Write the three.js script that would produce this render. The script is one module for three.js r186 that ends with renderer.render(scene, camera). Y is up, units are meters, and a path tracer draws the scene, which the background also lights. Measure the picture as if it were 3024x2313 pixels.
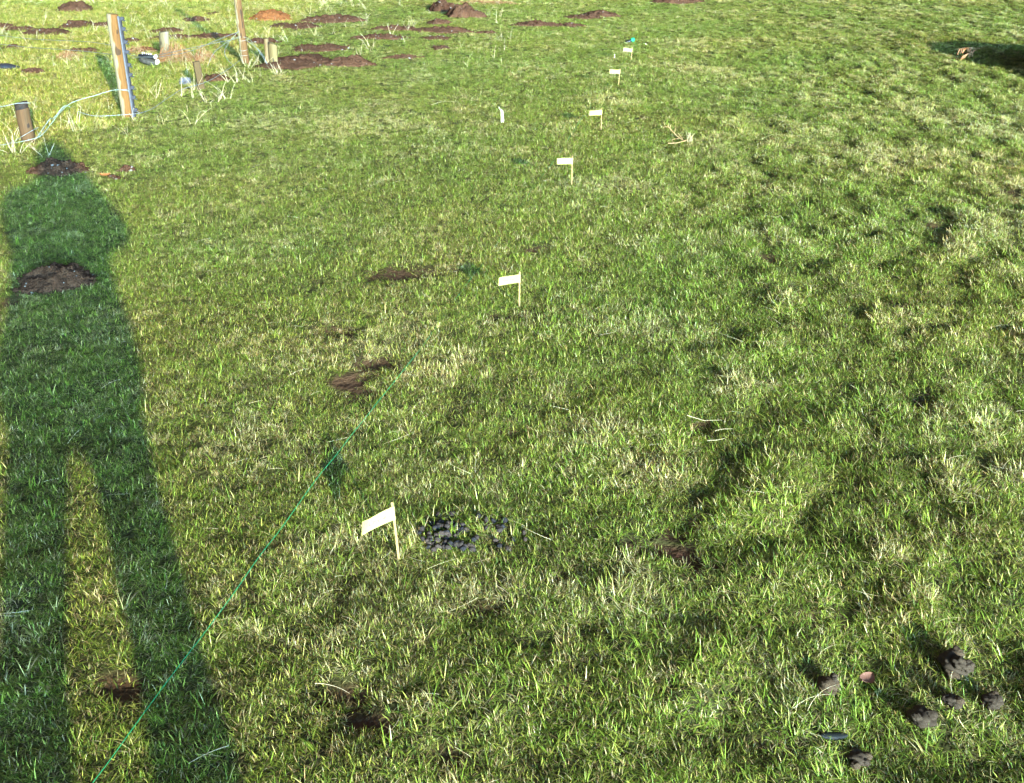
import * as THREE from 'three';
import { Sky } from 'three/addons/objects/Sky.js';
import { MarchingCubes } from 'three/addons/objects/MarchingCubes.js';
import { mergeGeometries, mergeVertices } from 'three/addons/utils/BufferGeometryUtils.js';
import { RoundedBoxGeometry } from 'three/addons/geometries/RoundedBoxGeometry.js';

// ---------------------------------------------------------------- camera, sky, sun, exposure
const scene = new THREE.Scene();
// a phone held at 1.55 m, tilted 18 degrees down; the picture is the lower part of the full frame
const camera = new THREE.PerspectiveCamera(57.66, 3024 / 3336, 0.05, 1500);
camera.position.set(0, 1.55, 0);
camera.rotation.set(-18 * Math.PI / 180, 0, 0);
camera.setViewOffset(3024, 3336, 0, 1023, 3024, 2313);
scene.add(camera);

const SUN_AZ = 24.2 * Math.PI / 180, SUN_EL = 13.5 * Math.PI / 180;   // low winter sun behind the photographer, to the right
const sunDir = new THREE.Vector3(Math.sin(SUN_AZ) * Math.cos(SUN_EL), Math.sin(SUN_EL), Math.cos(SUN_AZ) * Math.cos(SUN_EL));
const sky = new Sky();
sky.name = 'sky'; sky.scale.setScalar(1200); sky.userData.kind = 'structure';
sky.material.uniforms.sunPosition.value.copy(sunDir);
sky.material.uniforms.turbidity.value = 12;
sky.material.uniforms.rayleigh.value = 0.45;
sky.material.uniforms.mieCoefficient.value = 0.004;
scene.add(sky);
scene.environmentIntensity = 0.3;
const sun = new THREE.DirectionalLight(new THREE.Color(1, 0.88, 0.68), 4.1);
sun.position.copy(sunDir).multiplyScalar(60).add(new THREE.Vector3(0, 0, -6));
sun.target.position.set(0, 0, -6);
sun.castShadow = true; sun.shadow.radius = 1;
Object.assign(sun.shadow.camera, { left: -16, right: 16, top: 16, bottom: -16, near: 1, far: 120 });
sun.shadow.mapSize.set(4096, 4096);
scene.add(sun, sun.target);
const renderer = new THREE.WebGLRenderer({ antialias: true });
renderer.toneMapping = THREE.LinearToneMapping;
renderer.toneMappingExposure = 2.6;
renderer.shadowMap.enabled = true;

// ---------------------------------------------------------------- helpers
function rng(seed) { let a = seed >>> 0; return () => { a = (a + 0x6D2B79F5) | 0; let t = Math.imul(a ^ (a >>> 15), 1 | a); t = (t + Math.imul(t ^ (t >>> 7), 61 | t)) ^ t; return ((t ^ (t >>> 14)) >>> 0) / 4294967296; }; }
const R = rng(7);
const rr = (a, b, r = R) => a + (b - a) * r();
const mix = (a, b, t) => a + (b - a) * t;
const sat = (t) => Math.min(1, Math.max(0, t));
const step = (a, b, x) => { const t = sat((x - a) / (b - a)); return t * t * (3 - 2 * t); };
function hash(i, j, s) { let n = Math.imul(i, 374761393) + Math.imul(j, 668265263) + Math.imul(s, 974634777); n = Math.imul(n ^ (n >>> 13), 1274126177); return ((n ^ (n >>> 16)) >>> 0) / 4294967296; }
function noise(x, y, s = 0) {       // gradient noise, about -0.7..0.7
  const i = Math.floor(x), j = Math.floor(y), fx = x - i, fy = y - j;
  const u = fx * fx * fx * (fx * (fx * 6 - 15) + 10), v = fy * fy * fy * (fy * (fy * 6 - 15) + 10);
  const g = (a, b) => { const t = hash(i + a, j + b, s) * 6.2832; return Math.cos(t) * (fx - a) + Math.sin(t) * (fy - b); };
  return mix(mix(g(0, 0), g(1, 0), u), mix(g(0, 1), g(1, 1), u), v);
}
const fbm = (x, y, s, o = 3) => { let a = 0, w = 1, f = 1; for (let k = 0; k < o; k++) { a += w * noise(x * f, y * f, s + k * 17); w *= 0.5; f *= 2.03; } return a; };
const names = new Map();
function numbered(n) { const k = names.get(n) || 0; names.set(n, k + 1); return k ? n + '_' + String(k).padStart(3, '0') : n; }
function shade(o) { o.traverse((m) => { if (m.isMesh) { m.castShadow = true; m.receiveShadow = true; } }); return o; }
function thing(name, label, category, pos = [0, 0, 0], group) {
  const o = new THREE.Group(); o.name = numbered(name); o.position.set(...pos);
  o.userData = { label, category }; if (group) o.userData.group = group;
  scene.add(o); return o;
}
function part(name, geo, mat, parent, kind) {
  const m = new THREE.Mesh(geo, mat); m.name = name; m.castShadow = m.receiveShadow = true;
  if (kind) m.userData.kind = kind;
  parent.add(m); return m;
}
function single(name, label, category, geo, mat, pos = [0, 0, 0], group) {
  const m = new THREE.Mesh(geo, mat); m.name = numbered(name); m.position.set(...pos); m.castShadow = m.receiveShadow = true;
  m.userData = { label, category }; if (group) m.userData.group = group;
  scene.add(m); return m;
}
const col = (r, g, b) => new THREE.Color().setRGB(r, g, b);
const std = (c, o = {}) => new THREE.MeshPhysicalMaterial({ color: c, roughness: 0.85, specularIntensity: 0.35, ...o });
const V = (x, y, z) => new THREE.Vector3(x, y, z);
function dataTex(n, f, srgb, rep = 1) {
  const d = new Uint8Array(n * n * 4);
  for (let j = 0; j < n; j++) for (let i = 0; i < n; i++) { const c = f(i / n, j / n), k = (j * n + i) * 4; for (let q = 0; q < 3; q++) d[k + q] = Math.round(255 * sat(c[q])); d[k + 3] = 255; }
  const t = new THREE.DataTexture(d, n, n); t.wrapS = t.wrapT = THREE.RepeatWrapping; t.magFilter = THREE.LinearFilter; t.minFilter = THREE.LinearMipmapLinearFilter;
  t.generateMipmaps = true; if (srgb) t.colorSpace = THREE.SRGBColorSpace; t.repeat.set(rep, rep); t.needsUpdate = true; return t;
}
// noise that repeats after p cells, for tiling textures
function tnoise(u, v, p, s) {
  const x = u * p, y = v * p, i = Math.floor(x), j = Math.floor(y), fx = x - i, fy = y - j;
  const a = fx * fx * (3 - 2 * fx), b = fy * fy * (3 - 2 * fy), h = (q, w) => hash((i + q) % p, (j + w) % p, s);
  return mix(mix(h(0, 0), h(1, 0), a), mix(h(0, 1), h(1, 1), a), b);
}

// ---------------------------------------------------------------- the lie of the land
// fields that say how the pasture varies: bare earth, withered grass, rank grass behind the old fence
const BARE = [ // x, z, radius x, radius z, strength
  [0.35, -2.13, .085, .03, 1], [0.44, -2.08, .05, .035, .9], [0.42, -2.24, .06, .03, .9], [-0.47, -4.03, .13, .08, .85], [-0.27, -4.07, .05, .03, .6],
  [-0.52, -3.05, .07, .05, .9], [-0.46, -3.17, .09, .05, .8], [-0.64, -3.42, .06, .06, .8], [-0.47, -2.97, .06, .03, .8], [-0.33, -1.64, .06, .03, .8],
  [-0.29, -1.56, .07, .03, .9], [-0.78, -1.67, .05, .03, .8], [0.12, -4.33, .10, .04, .7], [-0.03, -3.59, .07, .04, .7], [-1.98, -3.72, .05, .05, .9],
  [0.59, -2.76, .05, .03, .7], [0.0, -2.7, .05, .02, .7], [0.7, -1.9, .04, .02, .7], [0.2, -1.72, .05, .02, .8], [-0.05, -1.9, .04, .02, .6], [0.85, -2.4, .04, .02, .7],
  [0.12, -2.03, .03, .02, .7], [-0.55, -1.95, .04, .02, .6], [1.3, -2.9, .05, .03, .7], [1.1, -4.2, .07, .04, .6], [2.0, -4.6, .07, .05, .7], [2.6, -5.2, .08, .05, .7], [1.5, -3.6, .05, .03, .7],
  [-2.2, -5.55, .06, .05, .8], [-1.0, -2.5, .03, .02, .5], [0.5, -1.53, .04, .02, .7], [-0.1, -1.5, .05, .02, .7], [0.27, -2.45, .03, .02, .6],
];
const HEAPS = [ // molehills and scrapes: x, z, width, depth, height, (1 = red earth)
  [-3.78,-12.47,0.23,0.20,0.05], [-3.81,-13.17,0.12,0.13,0.02], [-2.94,-12.62,0.37,0.33,0.09,1], [-2.49,-11.93,0.42,0.29,0.05], [-2.14,-12.45,0.58,0.29,0.08],
  [-3.14,-10.96,0.50,0.19,0.04], [-2.55,-10.58,0.21,0.19,0.05], [-1.96,-9.44,0.45,0.57,0.07], [-1.51,-9.35,0.40,0.20,0.08], [-1.92,-10.20,0.40,0.23,0.04],
  [-1.28,-11.54,0.44,0.16,0.05], [-1.40,-10.88,0.43,0.15,0.04], [-0.86,-12.14,0.20,0.17,0.07], [-0.76,-11.46,0.48,0.25,0.05], [-0.29,-11.39,0.17,0.09,0.03],
  [-0.80,-10.92,0.21,0.13,0.03], [-0.71,-10.23,0.13,0.17,0.03], [-1.04,-9.64,0.24,0.08,0.03], [-0.88,-13.44,0.28,0.31,0.12], [-0.59,-12.81,0.36,0.31,0.12],
  [0.31,-12.07,0.45,0.18,0.05], [0.66,-12.07,0.27,0.12,0.04], [0.88,-12.80,0.37,0.22,0.05], [1.12,-13.07,0.42,0.27,0.08], [2.29,-14.46,0.49,0.21,0.08],
  [-5.72,-13.63,0.33,0.32,0.1], [-5.06,-12.04,0.25,0.40,0.06], [-5.15,-11.41,0.39,0.36,0.05], [-5.55,-11.67,0.26,0.23,0.04], [-4.77,-12.07,0.20,0.12,0.04],
  [-5.84,-11.94,0.17,0.16,0.04], [-3.86,-11.54,0.27,0.17,0.05], [-3.60,-10.92,0.30,0.13,0.04], [-4.96,-10.21,0.14,0.10,0.04], [-4.17,-10.00,0.24,0.11,0.04],
  [-4.15,-8.86,0.13,0.09,0.05], [-2.47,-8.52,0.16,0.13,0.06], [-3.97,-10.75,0.15,0.12,0.03], [-3.61,-10.01,0.22,0.10,0.04], [-1.87,-3.93,0.26,0.22,0.07],
  [-2.61,-5.68,0.26,0.24,0.06], [-2.21,-5.69,0.08,0.05,0.03], [-2.23,-5.54,0.06,0.04,0.02],
];
for (const q of HEAPS) if (q[1] < -7) { q[2] *= 1.2; q[3] *= 1.15; }
const gauss = (x, z, cx, cz, rx, rz) => Math.exp(-(((x - cx) / rx) ** 2) - ((z - cz) / rz) ** 2);
const rightSide = (x, z) => step(-0.02, 0.32, x / Math.max(1.2, -z));           // the tussocky half
const roughness = (x, z) => mix(0.005, 0.020, rightSide(x, z)) + 0.005 * step(3.6, 2.2, -z) + 0.012 * step(0.12, 0.35, x / Math.max(1.2, -z)) * step(2.5, 4.5, -z);
const tussock = (x, z) => 0.7 * noise(x * 3.1, z * 3.1, 3) + 1.1 * noise(x * 6.1, z * 5.7, 4) + 0.5 * noise(x * 10.3, z * 9.7, 6);
const fenceLine = (z) => -2.35 - 0.35 * step(-8.4, -6.2, z) - 0.35 * step(-7.0, -6.0, z);
const rank = (x, z) => { const d = fenceLine(z) - x; return step(-0.05, 0.35, d + 0.25 * noise(x * 1.7, z * 1.7, 91)) * step(5.2, 6.3, -z); };
function height(x, z) {
  const d = Math.hypot(x, z);
  let h = 0.035 * noise(x * 0.35 + 3.1, z * 0.35, 1) + 0.020 * noise(x * 1.1, z * 1.1 + 4.2, 2);
  if (d < 24) {
    const r = roughness(x, z);
    h += r * tussock(x, z) + 0.006 * noise(x * 17, z * 17, 5);
    // a steep grassy hummock on the right, its far left side in shadow
    const md = Math.hypot((x - 5.30 + 0.10 * noise(z * 3, x * 3, 19)) / 0.72, (z + 8.8) / 0.55); h += 0.42 * Math.exp(-(md ** 6)) + 0.05 * noise(x * 3.3, z * 3.3, 23) * gauss(x, z, 4.6, -9.8, 0.6, 0.6);
    h -= 0.05 * gauss(x, z, 1.42, -10.68, 0.13, 0.06) + 0.04 * gauss(x, z, 0.97, -6.22, 0.1, 0.06);
    for (const b of BARE) if (Math.abs(x - b[0]) < 0.4 && Math.abs(z - b[1]) < 0.4) h -= 0.018 * b[4] * gauss(x, z, b[0], b[1], b[2], b[3]);
  }
  return h;
}
function bare(x, z) {
  let b = 0;
  const wx = x + 0.03 * noise(x * 14, z * 14, 31), wz = z + 0.03 * noise(x * 9, z * 9, 32);
  for (const q of BARE) if (Math.abs(x - q[0]) < 0.4 && Math.abs(z - q[1]) < 0.4) b = Math.max(b, q[4] * step(1.7, 0.9, Math.hypot((wx - q[0]) / q[2], (wz - q[1]) / q[3])));
  return b;
}
function heapAt(x, z) { let b = 0; for (const q of HEAPS) { const dx = (x - q[0]) / (q[2] * 0.5), dz = (z - q[1]) / (q[3] * 0.5 + 0.02); if (dx * dx + dz * dz < 2) b = Math.max(b, step(1.25, 0.85, Math.hypot(dx, dz))); } return b; }
const DRY = [[0.49, -3.49, .10, .10], [0.62, -3.43, .10, .10], [0.61, -5.27, .2, .15], [0.37, -2.52, .12, .14], [0.25, -2.75, .14, .1], [-0.55, -3.3, .25, .22], [-0.35, -3.2, .2, .15], [1.75, -10.6, .22, .14],
  [1.2, -6.25, .16, .1], [2.3, -6.0, .4, .3], [2.9, -5.2, .3, .3], [2.2, -4.6, .25, .2], [-1.2, -7.0, .8, .35], [-0.4, -2.1, .2, .12], [-0.15, -2.0, .12, .06], [1.5, -9.0, .4, .3], [3.2, -7.0, .5, .4], [-0.72, -2.6, .2, .2]];
function dry(x, z) {
  let d = 0.30 + 0.75 * fbm(x * 1.9, z * 1.9, 41, 3) + 0.45 * noise(x * 8, z * 8, 44);
  d += rightSide(x, z) * 0.55 * (tussock(x, z) - 0.15);
  d += 0.20 * rightSide(x, z) * (0.5 + noise(x * 0.9, z * 0.9, 47) * 2);
  for (const q of DRY) if (Math.abs(x - q[0]) < 3 * q[2] && Math.abs(z - q[1]) < 3 * q[3]) d += 1.1 * gauss(x, z, ...q);
  return sat(d);
}

// ---------------------------------------------------------------- ground: one sheet, fine in view and coarse out to the horizon
const soilTex = dataTex(1024, (u, v) => {
  const n = 0.35 * tnoise(u, v, 24, 3) + 0.3 * tnoise(u, v, 90, 4) + 0.35 * tnoise(u, v, 300, 5), m = tnoise(u, v, 60, 8) * 0.6 + tnoise(u, v, 190, 9) * 0.4, k = 0.35 + 0.65 * n;
  return [k * mix(0.92, 1.0, m), k * mix(0.82, 1.0, m), k * mix(0.75, 0.85, m)];
}, false);
const bumpTex = dataTex(1024, (u, v) => { const n = 0.4 * tnoise(u, v, 40, 13) + 0.35 * tnoise(u, v, 120, 14) + 0.25 * tnoise(u, v, 340, 15); return [n, n, n]; }, false);
{
  const axis = (lo, hi, fine, f0, f1) => { // f0..f1 at spacing fine(x), growing outside
    const mid = []; for (let x = f0; x < f1; x += fine(x)) mid.push(x); mid.push(f1);
    const out = [...mid]; let s = 0.08; for (let x = f1; x < hi;) { s *= 1.22; x = Math.min(hi, x + s); out.push(x); }
    s = 0.08; for (let x = f0; x > lo;) { s *= 1.22; x = Math.max(lo, x - s); out.unshift(x); }
    return out;
  };
  const X = axis(-450, 450, (x) => (Math.abs(x) < 2.6 ? 0.024 : 0.045), -9, 9.5), Z = axis(-450, 450, (z) => (z > -5.5 ? 0.022 : 0.05), -19, -0.6);
  const nx = X.length, nz = Z.length, P = new Float32Array(nx * nz * 3), C = new Float32Array(nx * nz * 3), U = new Float32Array(nx * nz * 2), I = new Uint32Array((nx - 1) * (nz - 1) * 6);
  let k = 0;
  for (let j = 0; j < nz; j++) for (let i = 0; i < nx; i++) {
    const x = X[i], z = Z[j], q = j * nx + i;
    P[q * 3] = x; P[q * 3 + 1] = height(x, z); P[q * 3 + 2] = z; U[q * 2] = x / 1.3; U[q * 2 + 1] = z / 1.3;
    const near = Math.abs(x) < 10 && z > -20 && z < 1, b = near ? Math.max(bare(x, z), heapAt(x, z)) : 0, m = 0.5 + fbm(x * 2.3, z * 2.3, 61, 3);
    const g = [mix(0.075, 0.115, m), mix(0.075, 0.125, m), 0.03], s = [0.135, 0.070, 0.040];
    for (let c = 0; c < 3; c++) C[q * 3 + c] = mix(g[c], s[c], b);
    if (i < nx - 1 && j < nz - 1) { I.set([q, q + nx, q + 1, q + 1, q + nx, q + nx + 1], k); k += 6; }
  }
  const g = new THREE.BufferGeometry();
  g.setAttribute('position', new THREE.BufferAttribute(P, 3)); g.setAttribute('color', new THREE.BufferAttribute(C, 3)); g.setAttribute('uv', new THREE.BufferAttribute(U, 2)); g.setIndex(new THREE.BufferAttribute(I, 1));
  g.computeVertexNormals();
  const m = new THREE.Mesh(g, new THREE.MeshPhysicalMaterial({ specularIntensity: 0.3, vertexColors: true, map: soilTex, bumpMap: bumpTex, bumpScale: 0.008, roughness: 0.95 }));
  m.name = 'ground'; m.receiveShadow = m.castShadow = true; m.userData = { kind: 'structure', label: 'pasture ground of brown earth under short grass', category: 'ground' };
  scene.add(m);
}

// ---------------------------------------------------------------- grass: tufts of real blades, nobody could count them
const GREEN = [[0.142, 0.220, 0.020], [0.168, 0.246, 0.024], [0.196, 0.268, 0.030], [0.118, 0.194, 0.022]], LIME = [[0.30, 0.335, 0.05], [0.35, 0.365, 0.065]], STRAW = [[0.56, 0.47, 0.20], [0.62, 0.54, 0.27], [0.44, 0.32, 0.13], [0.50, 0.45, 0.16]];
const LITTER = [[0.10, 0.125, 0.020], [0.15, 0.125, 0.045], [0.20, 0.155, 0.065], [0.08, 0.11, 0.02]];   // moss and rotted leaf bases under the live blades
function clump(o, r) {
  const P = [], N = [], C = [], I = [];
  for (let t = 0; t < o.tufts; t++) {
    const a = r() * 6.283, q = o.radius * Math.sqrt(r()), tx = q * Math.cos(a), tz = q * Math.sin(a), grain = r() * 6.283;
    for (let b = 0; b < o.blades; b++) {
      const u = r(), pal = o.litter && u > o.lime ? LITTER : u < o.green ? GREEN : u < o.green + o.lime ? LIME : STRAW, c0 = pal[Math.floor(r() * pal.length)], kc = rr(0.8, 1.2, r);
      const yaw = r() < 0.35 ? grain + rr(-0.6, 0.6, r) : r() * 6.283, dx = Math.cos(yaw), dz = Math.sin(yaw), L = rr(o.len[0], o.len[1], r) * (pal === STRAW ? 0.9 : 1), W = rr(o.wid[0], o.wid[1], r);
      let lean = rr(o.lean[0], o.lean[1], r); const bend = rr(o.bend[0], o.bend[1], r), twist = rr(-1.6, 1.6, r);
      let x = tx + rr(-1, 1, r) * o.spread, y = -0.006, z = tz + rr(-1, 1, r) * o.spread;
      const base = P.length / 3, segs = 4;
      for (let s = 0; s < segs; s++) {
        const w = W * [0.42, 0.5, 0.36, 0][s], ya = yaw + Math.PI / 2 + twist * s / 3, wx = Math.cos(ya) * w, wz = Math.sin(ya) * w;
        const nx = -dx * Math.cos(lean), ny = Math.sin(lean), nz = -dz * Math.cos(lean), nl = Math.hypot(nx, ny + 1e-3, nz);
        const k = kc;
        if (s < 3) { P.push(x - wx, y, z - wz, x + wx, y, z + wz); N.push(nx / nl, ny / nl, nz / nl, nx / nl, ny / nl, nz / nl); C.push(c0[0] * k, c0[1] * k, c0[2] * k, c0[0] * k, c0[1] * k, c0[2] * k); }
        else { P.push(x, y, z); N.push(nx / nl, ny / nl, nz / nl); C.push(c0[0] * k, c0[1] * k, c0[2] * k); }
        const l = L / 3; x += dx * Math.sin(lean) * l; z += dz * Math.sin(lean) * l; y += Math.cos(lean) * l; lean = Math.min(1.75, lean + bend);
        if (y < 0.002) y = 0.002 + r() * 0.004;
      }
      I.push(base, base + 1, base + 3, base, base + 3, base + 2, base + 2, base + 3, base + 5, base + 2, base + 5, base + 4, base + 4, base + 5, base + 6);
    }
  }
  const g = new THREE.BufferGeometry();
  g.setAttribute('position', new THREE.Float32BufferAttribute(P, 3)); g.setAttribute('normal', new THREE.Float32BufferAttribute(N, 3)); g.setAttribute('color', new THREE.Float32BufferAttribute(C, 3)); g.setIndex(I);
  return g;
}
const bladeMat = new THREE.MeshPhysicalMaterial({ vertexColors: true, roughness: 0.55, specularIntensity: 0.45, side: THREE.DoubleSide });
const KINDS = {
  green: { n: 7, tufts: 12, blades: 9, radius: 0.048, spread: 0.006, len: [0.015, 0.042], wid: [0.0012, 0.0023], lean: [0.45, 1.5], bend: [0.0, 0.65], green: 0.70, lime: 0.18 },
  worn: { n: 5, tufts: 12, blades: 9, radius: 0.048, spread: 0.008, len: [0.014, 0.040], wid: [0.0012, 0.0022], lean: [0.55, 1.5], bend: [-0.1, 0.65], green: 0.38, lime: 0.34 },
  dry: { n: 6, tufts: 10, blades: 11, radius: 0.040, spread: 0.007, len: [0.016, 0.048], wid: [0.0011, 0.0022], lean: [0.5, 1.5], bend: [-0.3, 0.7], green: 0.10, lime: 0.22 },
  long: { n: 5, tufts: 7, blades: 9, radius: 0.055, spread: 0.012, len: [0.03, 0.08], wid: [0.0018, 0.0032], lean: [0.4, 1.4], bend: [0.1, 0.55], green: 0.34, lime: 0.46 },
  blade: { n: 5, tufts: 2, blades: 8, radius: 0.02, spread: 0.004, len: [0.028, 0.058], wid: [0.0013, 0.0023], lean: [0.35, 1.3], bend: [0.1, 0.6], green: 0.66, lime: 0.20 },
  thatch: { n: 4, tufts: 14, blades: 9, radius: 0.055, spread: 0.014, len: [0.008, 0.024], wid: [0.0013, 0.0024], lean: [0.7, 1.5], bend: [-0.3, 0.5], green: 0, lime: 0.22, litter: 1 },
};
{
  const spots = {}; for (const k in KINDS) spots[k] = Array.from({ length: KINDS[k].n }, () => []);
  const r = rng(21);
  const lay = (z0, z1) => {
    let cell = 0.042; for (let z = z0; z > z1; z -= cell) { cell = 0.042 + 0.0018 * Math.max(0, -z - 4); const half = 0.52 * -z + 0.9; for (let x = -half; x < half; x += cell) {
      const px = x + rr(-0.5, 0.5, r) * cell, pz = z + rr(-0.5, 0.5, r) * cell, b = bare(px, pz), hp = heapAt(px, pz), u = r();
      if (u < b * 0.93 || hp * (noise(px * 9, pz * 9, 73) > 0.28 ? 0.3 : 1) > 0.25 + 0.5 * r()) { r(); continue; }
      const d = dry(px, pz), ra = rank(px, pz), v = r(), patch = noise(px * 3.7, pz * 3.7, 71), open = noise(px * 11, pz * 11, 72);
      let kind = v < d * d * 0.75 ? 'dry' : v < d * 0.95 ? 'worn' : 'green'; if (ra > 0.3 && r() < 0.75 * ra) kind = r() < 0.6 ? 'long' : 'dry';
      let s = rr(0.75, 1.2, r) * (1 + 0.35 * patch + 0.25 * rightSide(px, pz) * tussock(px, pz)) * (1 - 0.4 * b) * mix(1, 0.8, step(0.1, -0.2, px / -pz) * (1 - ra));
      if (open > 0.32 && r() < 0.6) s *= 0.6;
      const n = KINDS[kind].n; spots[kind][Math.floor(r() * n)].push([px, pz, s, d, ra]);
      if (r() < 0.16 * (1 - b)) spots.blade[Math.floor(r() * 5)].push([px, pz, rr(0.8, 1.25, r), d, ra]);
      if (r() < mix(0.7, 0.45, step(4, 12, -pz))) spots.thatch[Math.floor(r() * 4)].push([px + rr(-0.5, 0.5, r) * cell, pz + rr(-0.5, 0.5, r) * cell, rr(0.8, 1.2, r), d, ra]);
    } }
  };
  lay(-0.95, -19.5);
  const root = new THREE.Group(); root.name = 'grass'; root.userData = { kind: 'stuff', label: 'short grazed pasture grass, green with withered yellow blades', category: 'grass' }; scene.add(root);
  const M = new THREE.Matrix4(), Q = new THREE.Quaternion(), Q2 = new THREE.Quaternion(), S = V(), T = V(), up = V(0, 1, 0), nn = V(), c = new THREE.Color();
  let total = 0;
  for (const k in KINDS) spots[k].forEach((list, i) => {
    const im = new THREE.InstancedMesh(clump(KINDS[k], rng(100 + i * 7 + k.length * 131)), bladeMat, list.length);
    im.name = k === 'long' ? 'rank_grass' : k === 'dry' ? 'withered_grass' : k === 'thatch' ? 'thatch' : 'green_grass'; im.userData.kind = 'stuff'; im.castShadow = im.receiveShadow = true;
    list.forEach(([x, z, s, d, ra], q) => {
      const e = 0.04, hx = (height(x + e, z) - height(x - e, z)) / (2 * e), hz = (height(x, z + e) - height(x, z - e)) / (2 * e);
      nn.set(-hx * 0.8, 1, -hz * 0.8).normalize(); Q.setFromUnitVectors(up, nn); Q2.setFromAxisAngle(up, r() * 6.283); Q.multiply(Q2);
      S.set(s, s * rr(0.85, 1.2, r), s); T.set(x, height(x, z) - 0.002, z); M.compose(T, Q, S); im.setMatrixAt(q, M);
      const t = 0.5 + 0.8 * noise(x * 0.8, z * 0.8, 81) + 0.4 * noise(x * 4, z * 4, 82), v = rr(0.82, 1.15, r);
      c.setRGB(v * mix(0.92, 1.12, sat(t)) * mix(1, 1.15, ra), v * mix(1.0, 1.0, t) * mix(1, 1.08, ra), v * 0.95); im.setColorAt(q, c);
    });
    total += list.length; root.add(im);
  });
  console.log('grass tufts', total);
}


// ---------------------------------------------------------------- molehills and soil scrapes
const soilMat = new THREE.MeshPhysicalMaterial({ specularIntensity: 0.2, color: col(0.140, 0.072, 0.043), map: soilTex, bumpMap: bumpTex, bumpScale: 0.012, roughness: 0.95 });
const redSoilMat = soilMat.clone(); redSoilMat.color = col(0.34, 0.135, 0.05);
const stoneMat = std(col(0.22, 0.19, 0.16));
function lump(r0, r, s, detail = 1, squash = 0.7) { // a clod or pebble
  const g = mergeVertices(new THREE.IcosahedronGeometry(1, detail).deleteAttribute('normal').deleteAttribute('uv')), p = g.attributes.position, o = r() * 50;
  for (let i = 0; i < p.count; i++) { const x = p.getX(i), y = p.getY(i), z = p.getZ(i), k = r0 * (1 + s * (noise(x * 1.7 + o, y * 1.7 + z * 1.3, 5) + 0.6 * noise(y * 3.1 + o, z * 3 - x * 2, 6))); p.setXYZ(i, x * k, y * k * squash, z * k); }
  g.computeVertexNormals(); const uv = new Float32Array(p.count * 2); for (let i = 0; i < p.count; i++) { uv[2 * i] = p.getX(i) * 3; uv[2 * i + 1] = p.getZ(i) * 3; }
  g.setAttribute('uv', new THREE.BufferAttribute(uv, 2)); return g;
}
function moleHill([x, z, w, d, h, red], label, i) {
  const r = rng(500 + i * 13), o = thing(red ? 'earth_heap' : 'molehill', label, red ? 'earth heap' : 'molehill', [x, 0, z], 'molehills and scrapes of bare earth');
  const big = z > -7, rings = big ? 30 : 16, segs = big ? 72 : 40, P = [], U = [], I = [], hAt = (a, t) => {
    const edge = 1 + 0.55 * noise(Math.cos(a) * 1.6 + i * 3.7, Math.sin(a) * 1.6, 7) + 0.35 * noise(Math.cos(a) * 5 + i, Math.sin(a) * 5, 8);
    const px = Math.cos(a) * t * w * 0.56 * edge, pz = Math.sin(a) * t * d * 0.56 * edge, wx = x + px, wz = z + pz;
    let top = (h > 0.085 ? h : h * 0.7) * (1 - t * t) ** 0.9 * (1 + 0.9 * noise(wx * 8, wz * 8, 9)) + 0.6 * Math.min(h, 0.06) * noise(wx * 24, wz * 24, 10) * (1 - t ** 4) + 0.010 * noise(wx * 55, wz * 55, 11) * (1 - t ** 6);
    if (t === 1) top = -0.02;
    return [px, height(wx, wz) + Math.max(top, -0.02) + (t < 1 ? 0.006 : 0), pz];
  };
  for (let k = 0; k <= rings; k++) for (let s = 0; s < segs; s++) { const q = hAt(s / segs * 6.28318, k / rings); P.push(...q); U.push((x + q[0]) / 0.5, (z + q[2]) / 0.5); }
  for (let k = 0; k < rings; k++) for (let s = 0; s < segs; s++) { const a = k * segs + s, b = k * segs + (s + 1) % segs; I.push(a, b, a + segs, b, b + segs, a + segs); }
  const g = new THREE.BufferGeometry(); g.setAttribute('position', new THREE.Float32BufferAttribute(P, 3)); g.setAttribute('uv', new THREE.Float32BufferAttribute(U, 2)); g.setIndex(I); g.computeVertexNormals();
  part('heap', g, red ? redSoilMat : soilMat, o);
  const cl = [], st = [], n = Math.round(mix(40, 260, sat(w * d / 0.08)) * (big ? 1.6 : 0.6));
  for (let k = 0; k < n; k++) {
    const a = r() * 6.283, t = Math.sqrt(r()) * 1.12, q = hAt(a, Math.min(t, 0.96)), s = (big ? 0.0035 : 0.006) + 0.011 * r() ** 4, k2 = t > 0.96 ? t / 0.96 : 1;
    const y = t > 0.96 ? height(x + q[0] * k2, z + q[2] * k2) + s * 0.5 : q[1] + s * 0.1;
    const pebble = r() < 0.06, gg = lump(pebble ? s * 0.8 : s, r, 0.5, big ? 1 : 0); gg.rotateY(r() * 6); gg.translate(q[0] * k2, y, q[2] * k2); (pebble ? st : cl).push(gg);
  }
  part('clods', mergeGeometries(cl), red ? redSoilMat : soilMat, o, 'stuff');
  if (st.length) part('pebbles', mergeGeometries(st), stoneMat, o, 'stuff');
}
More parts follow.
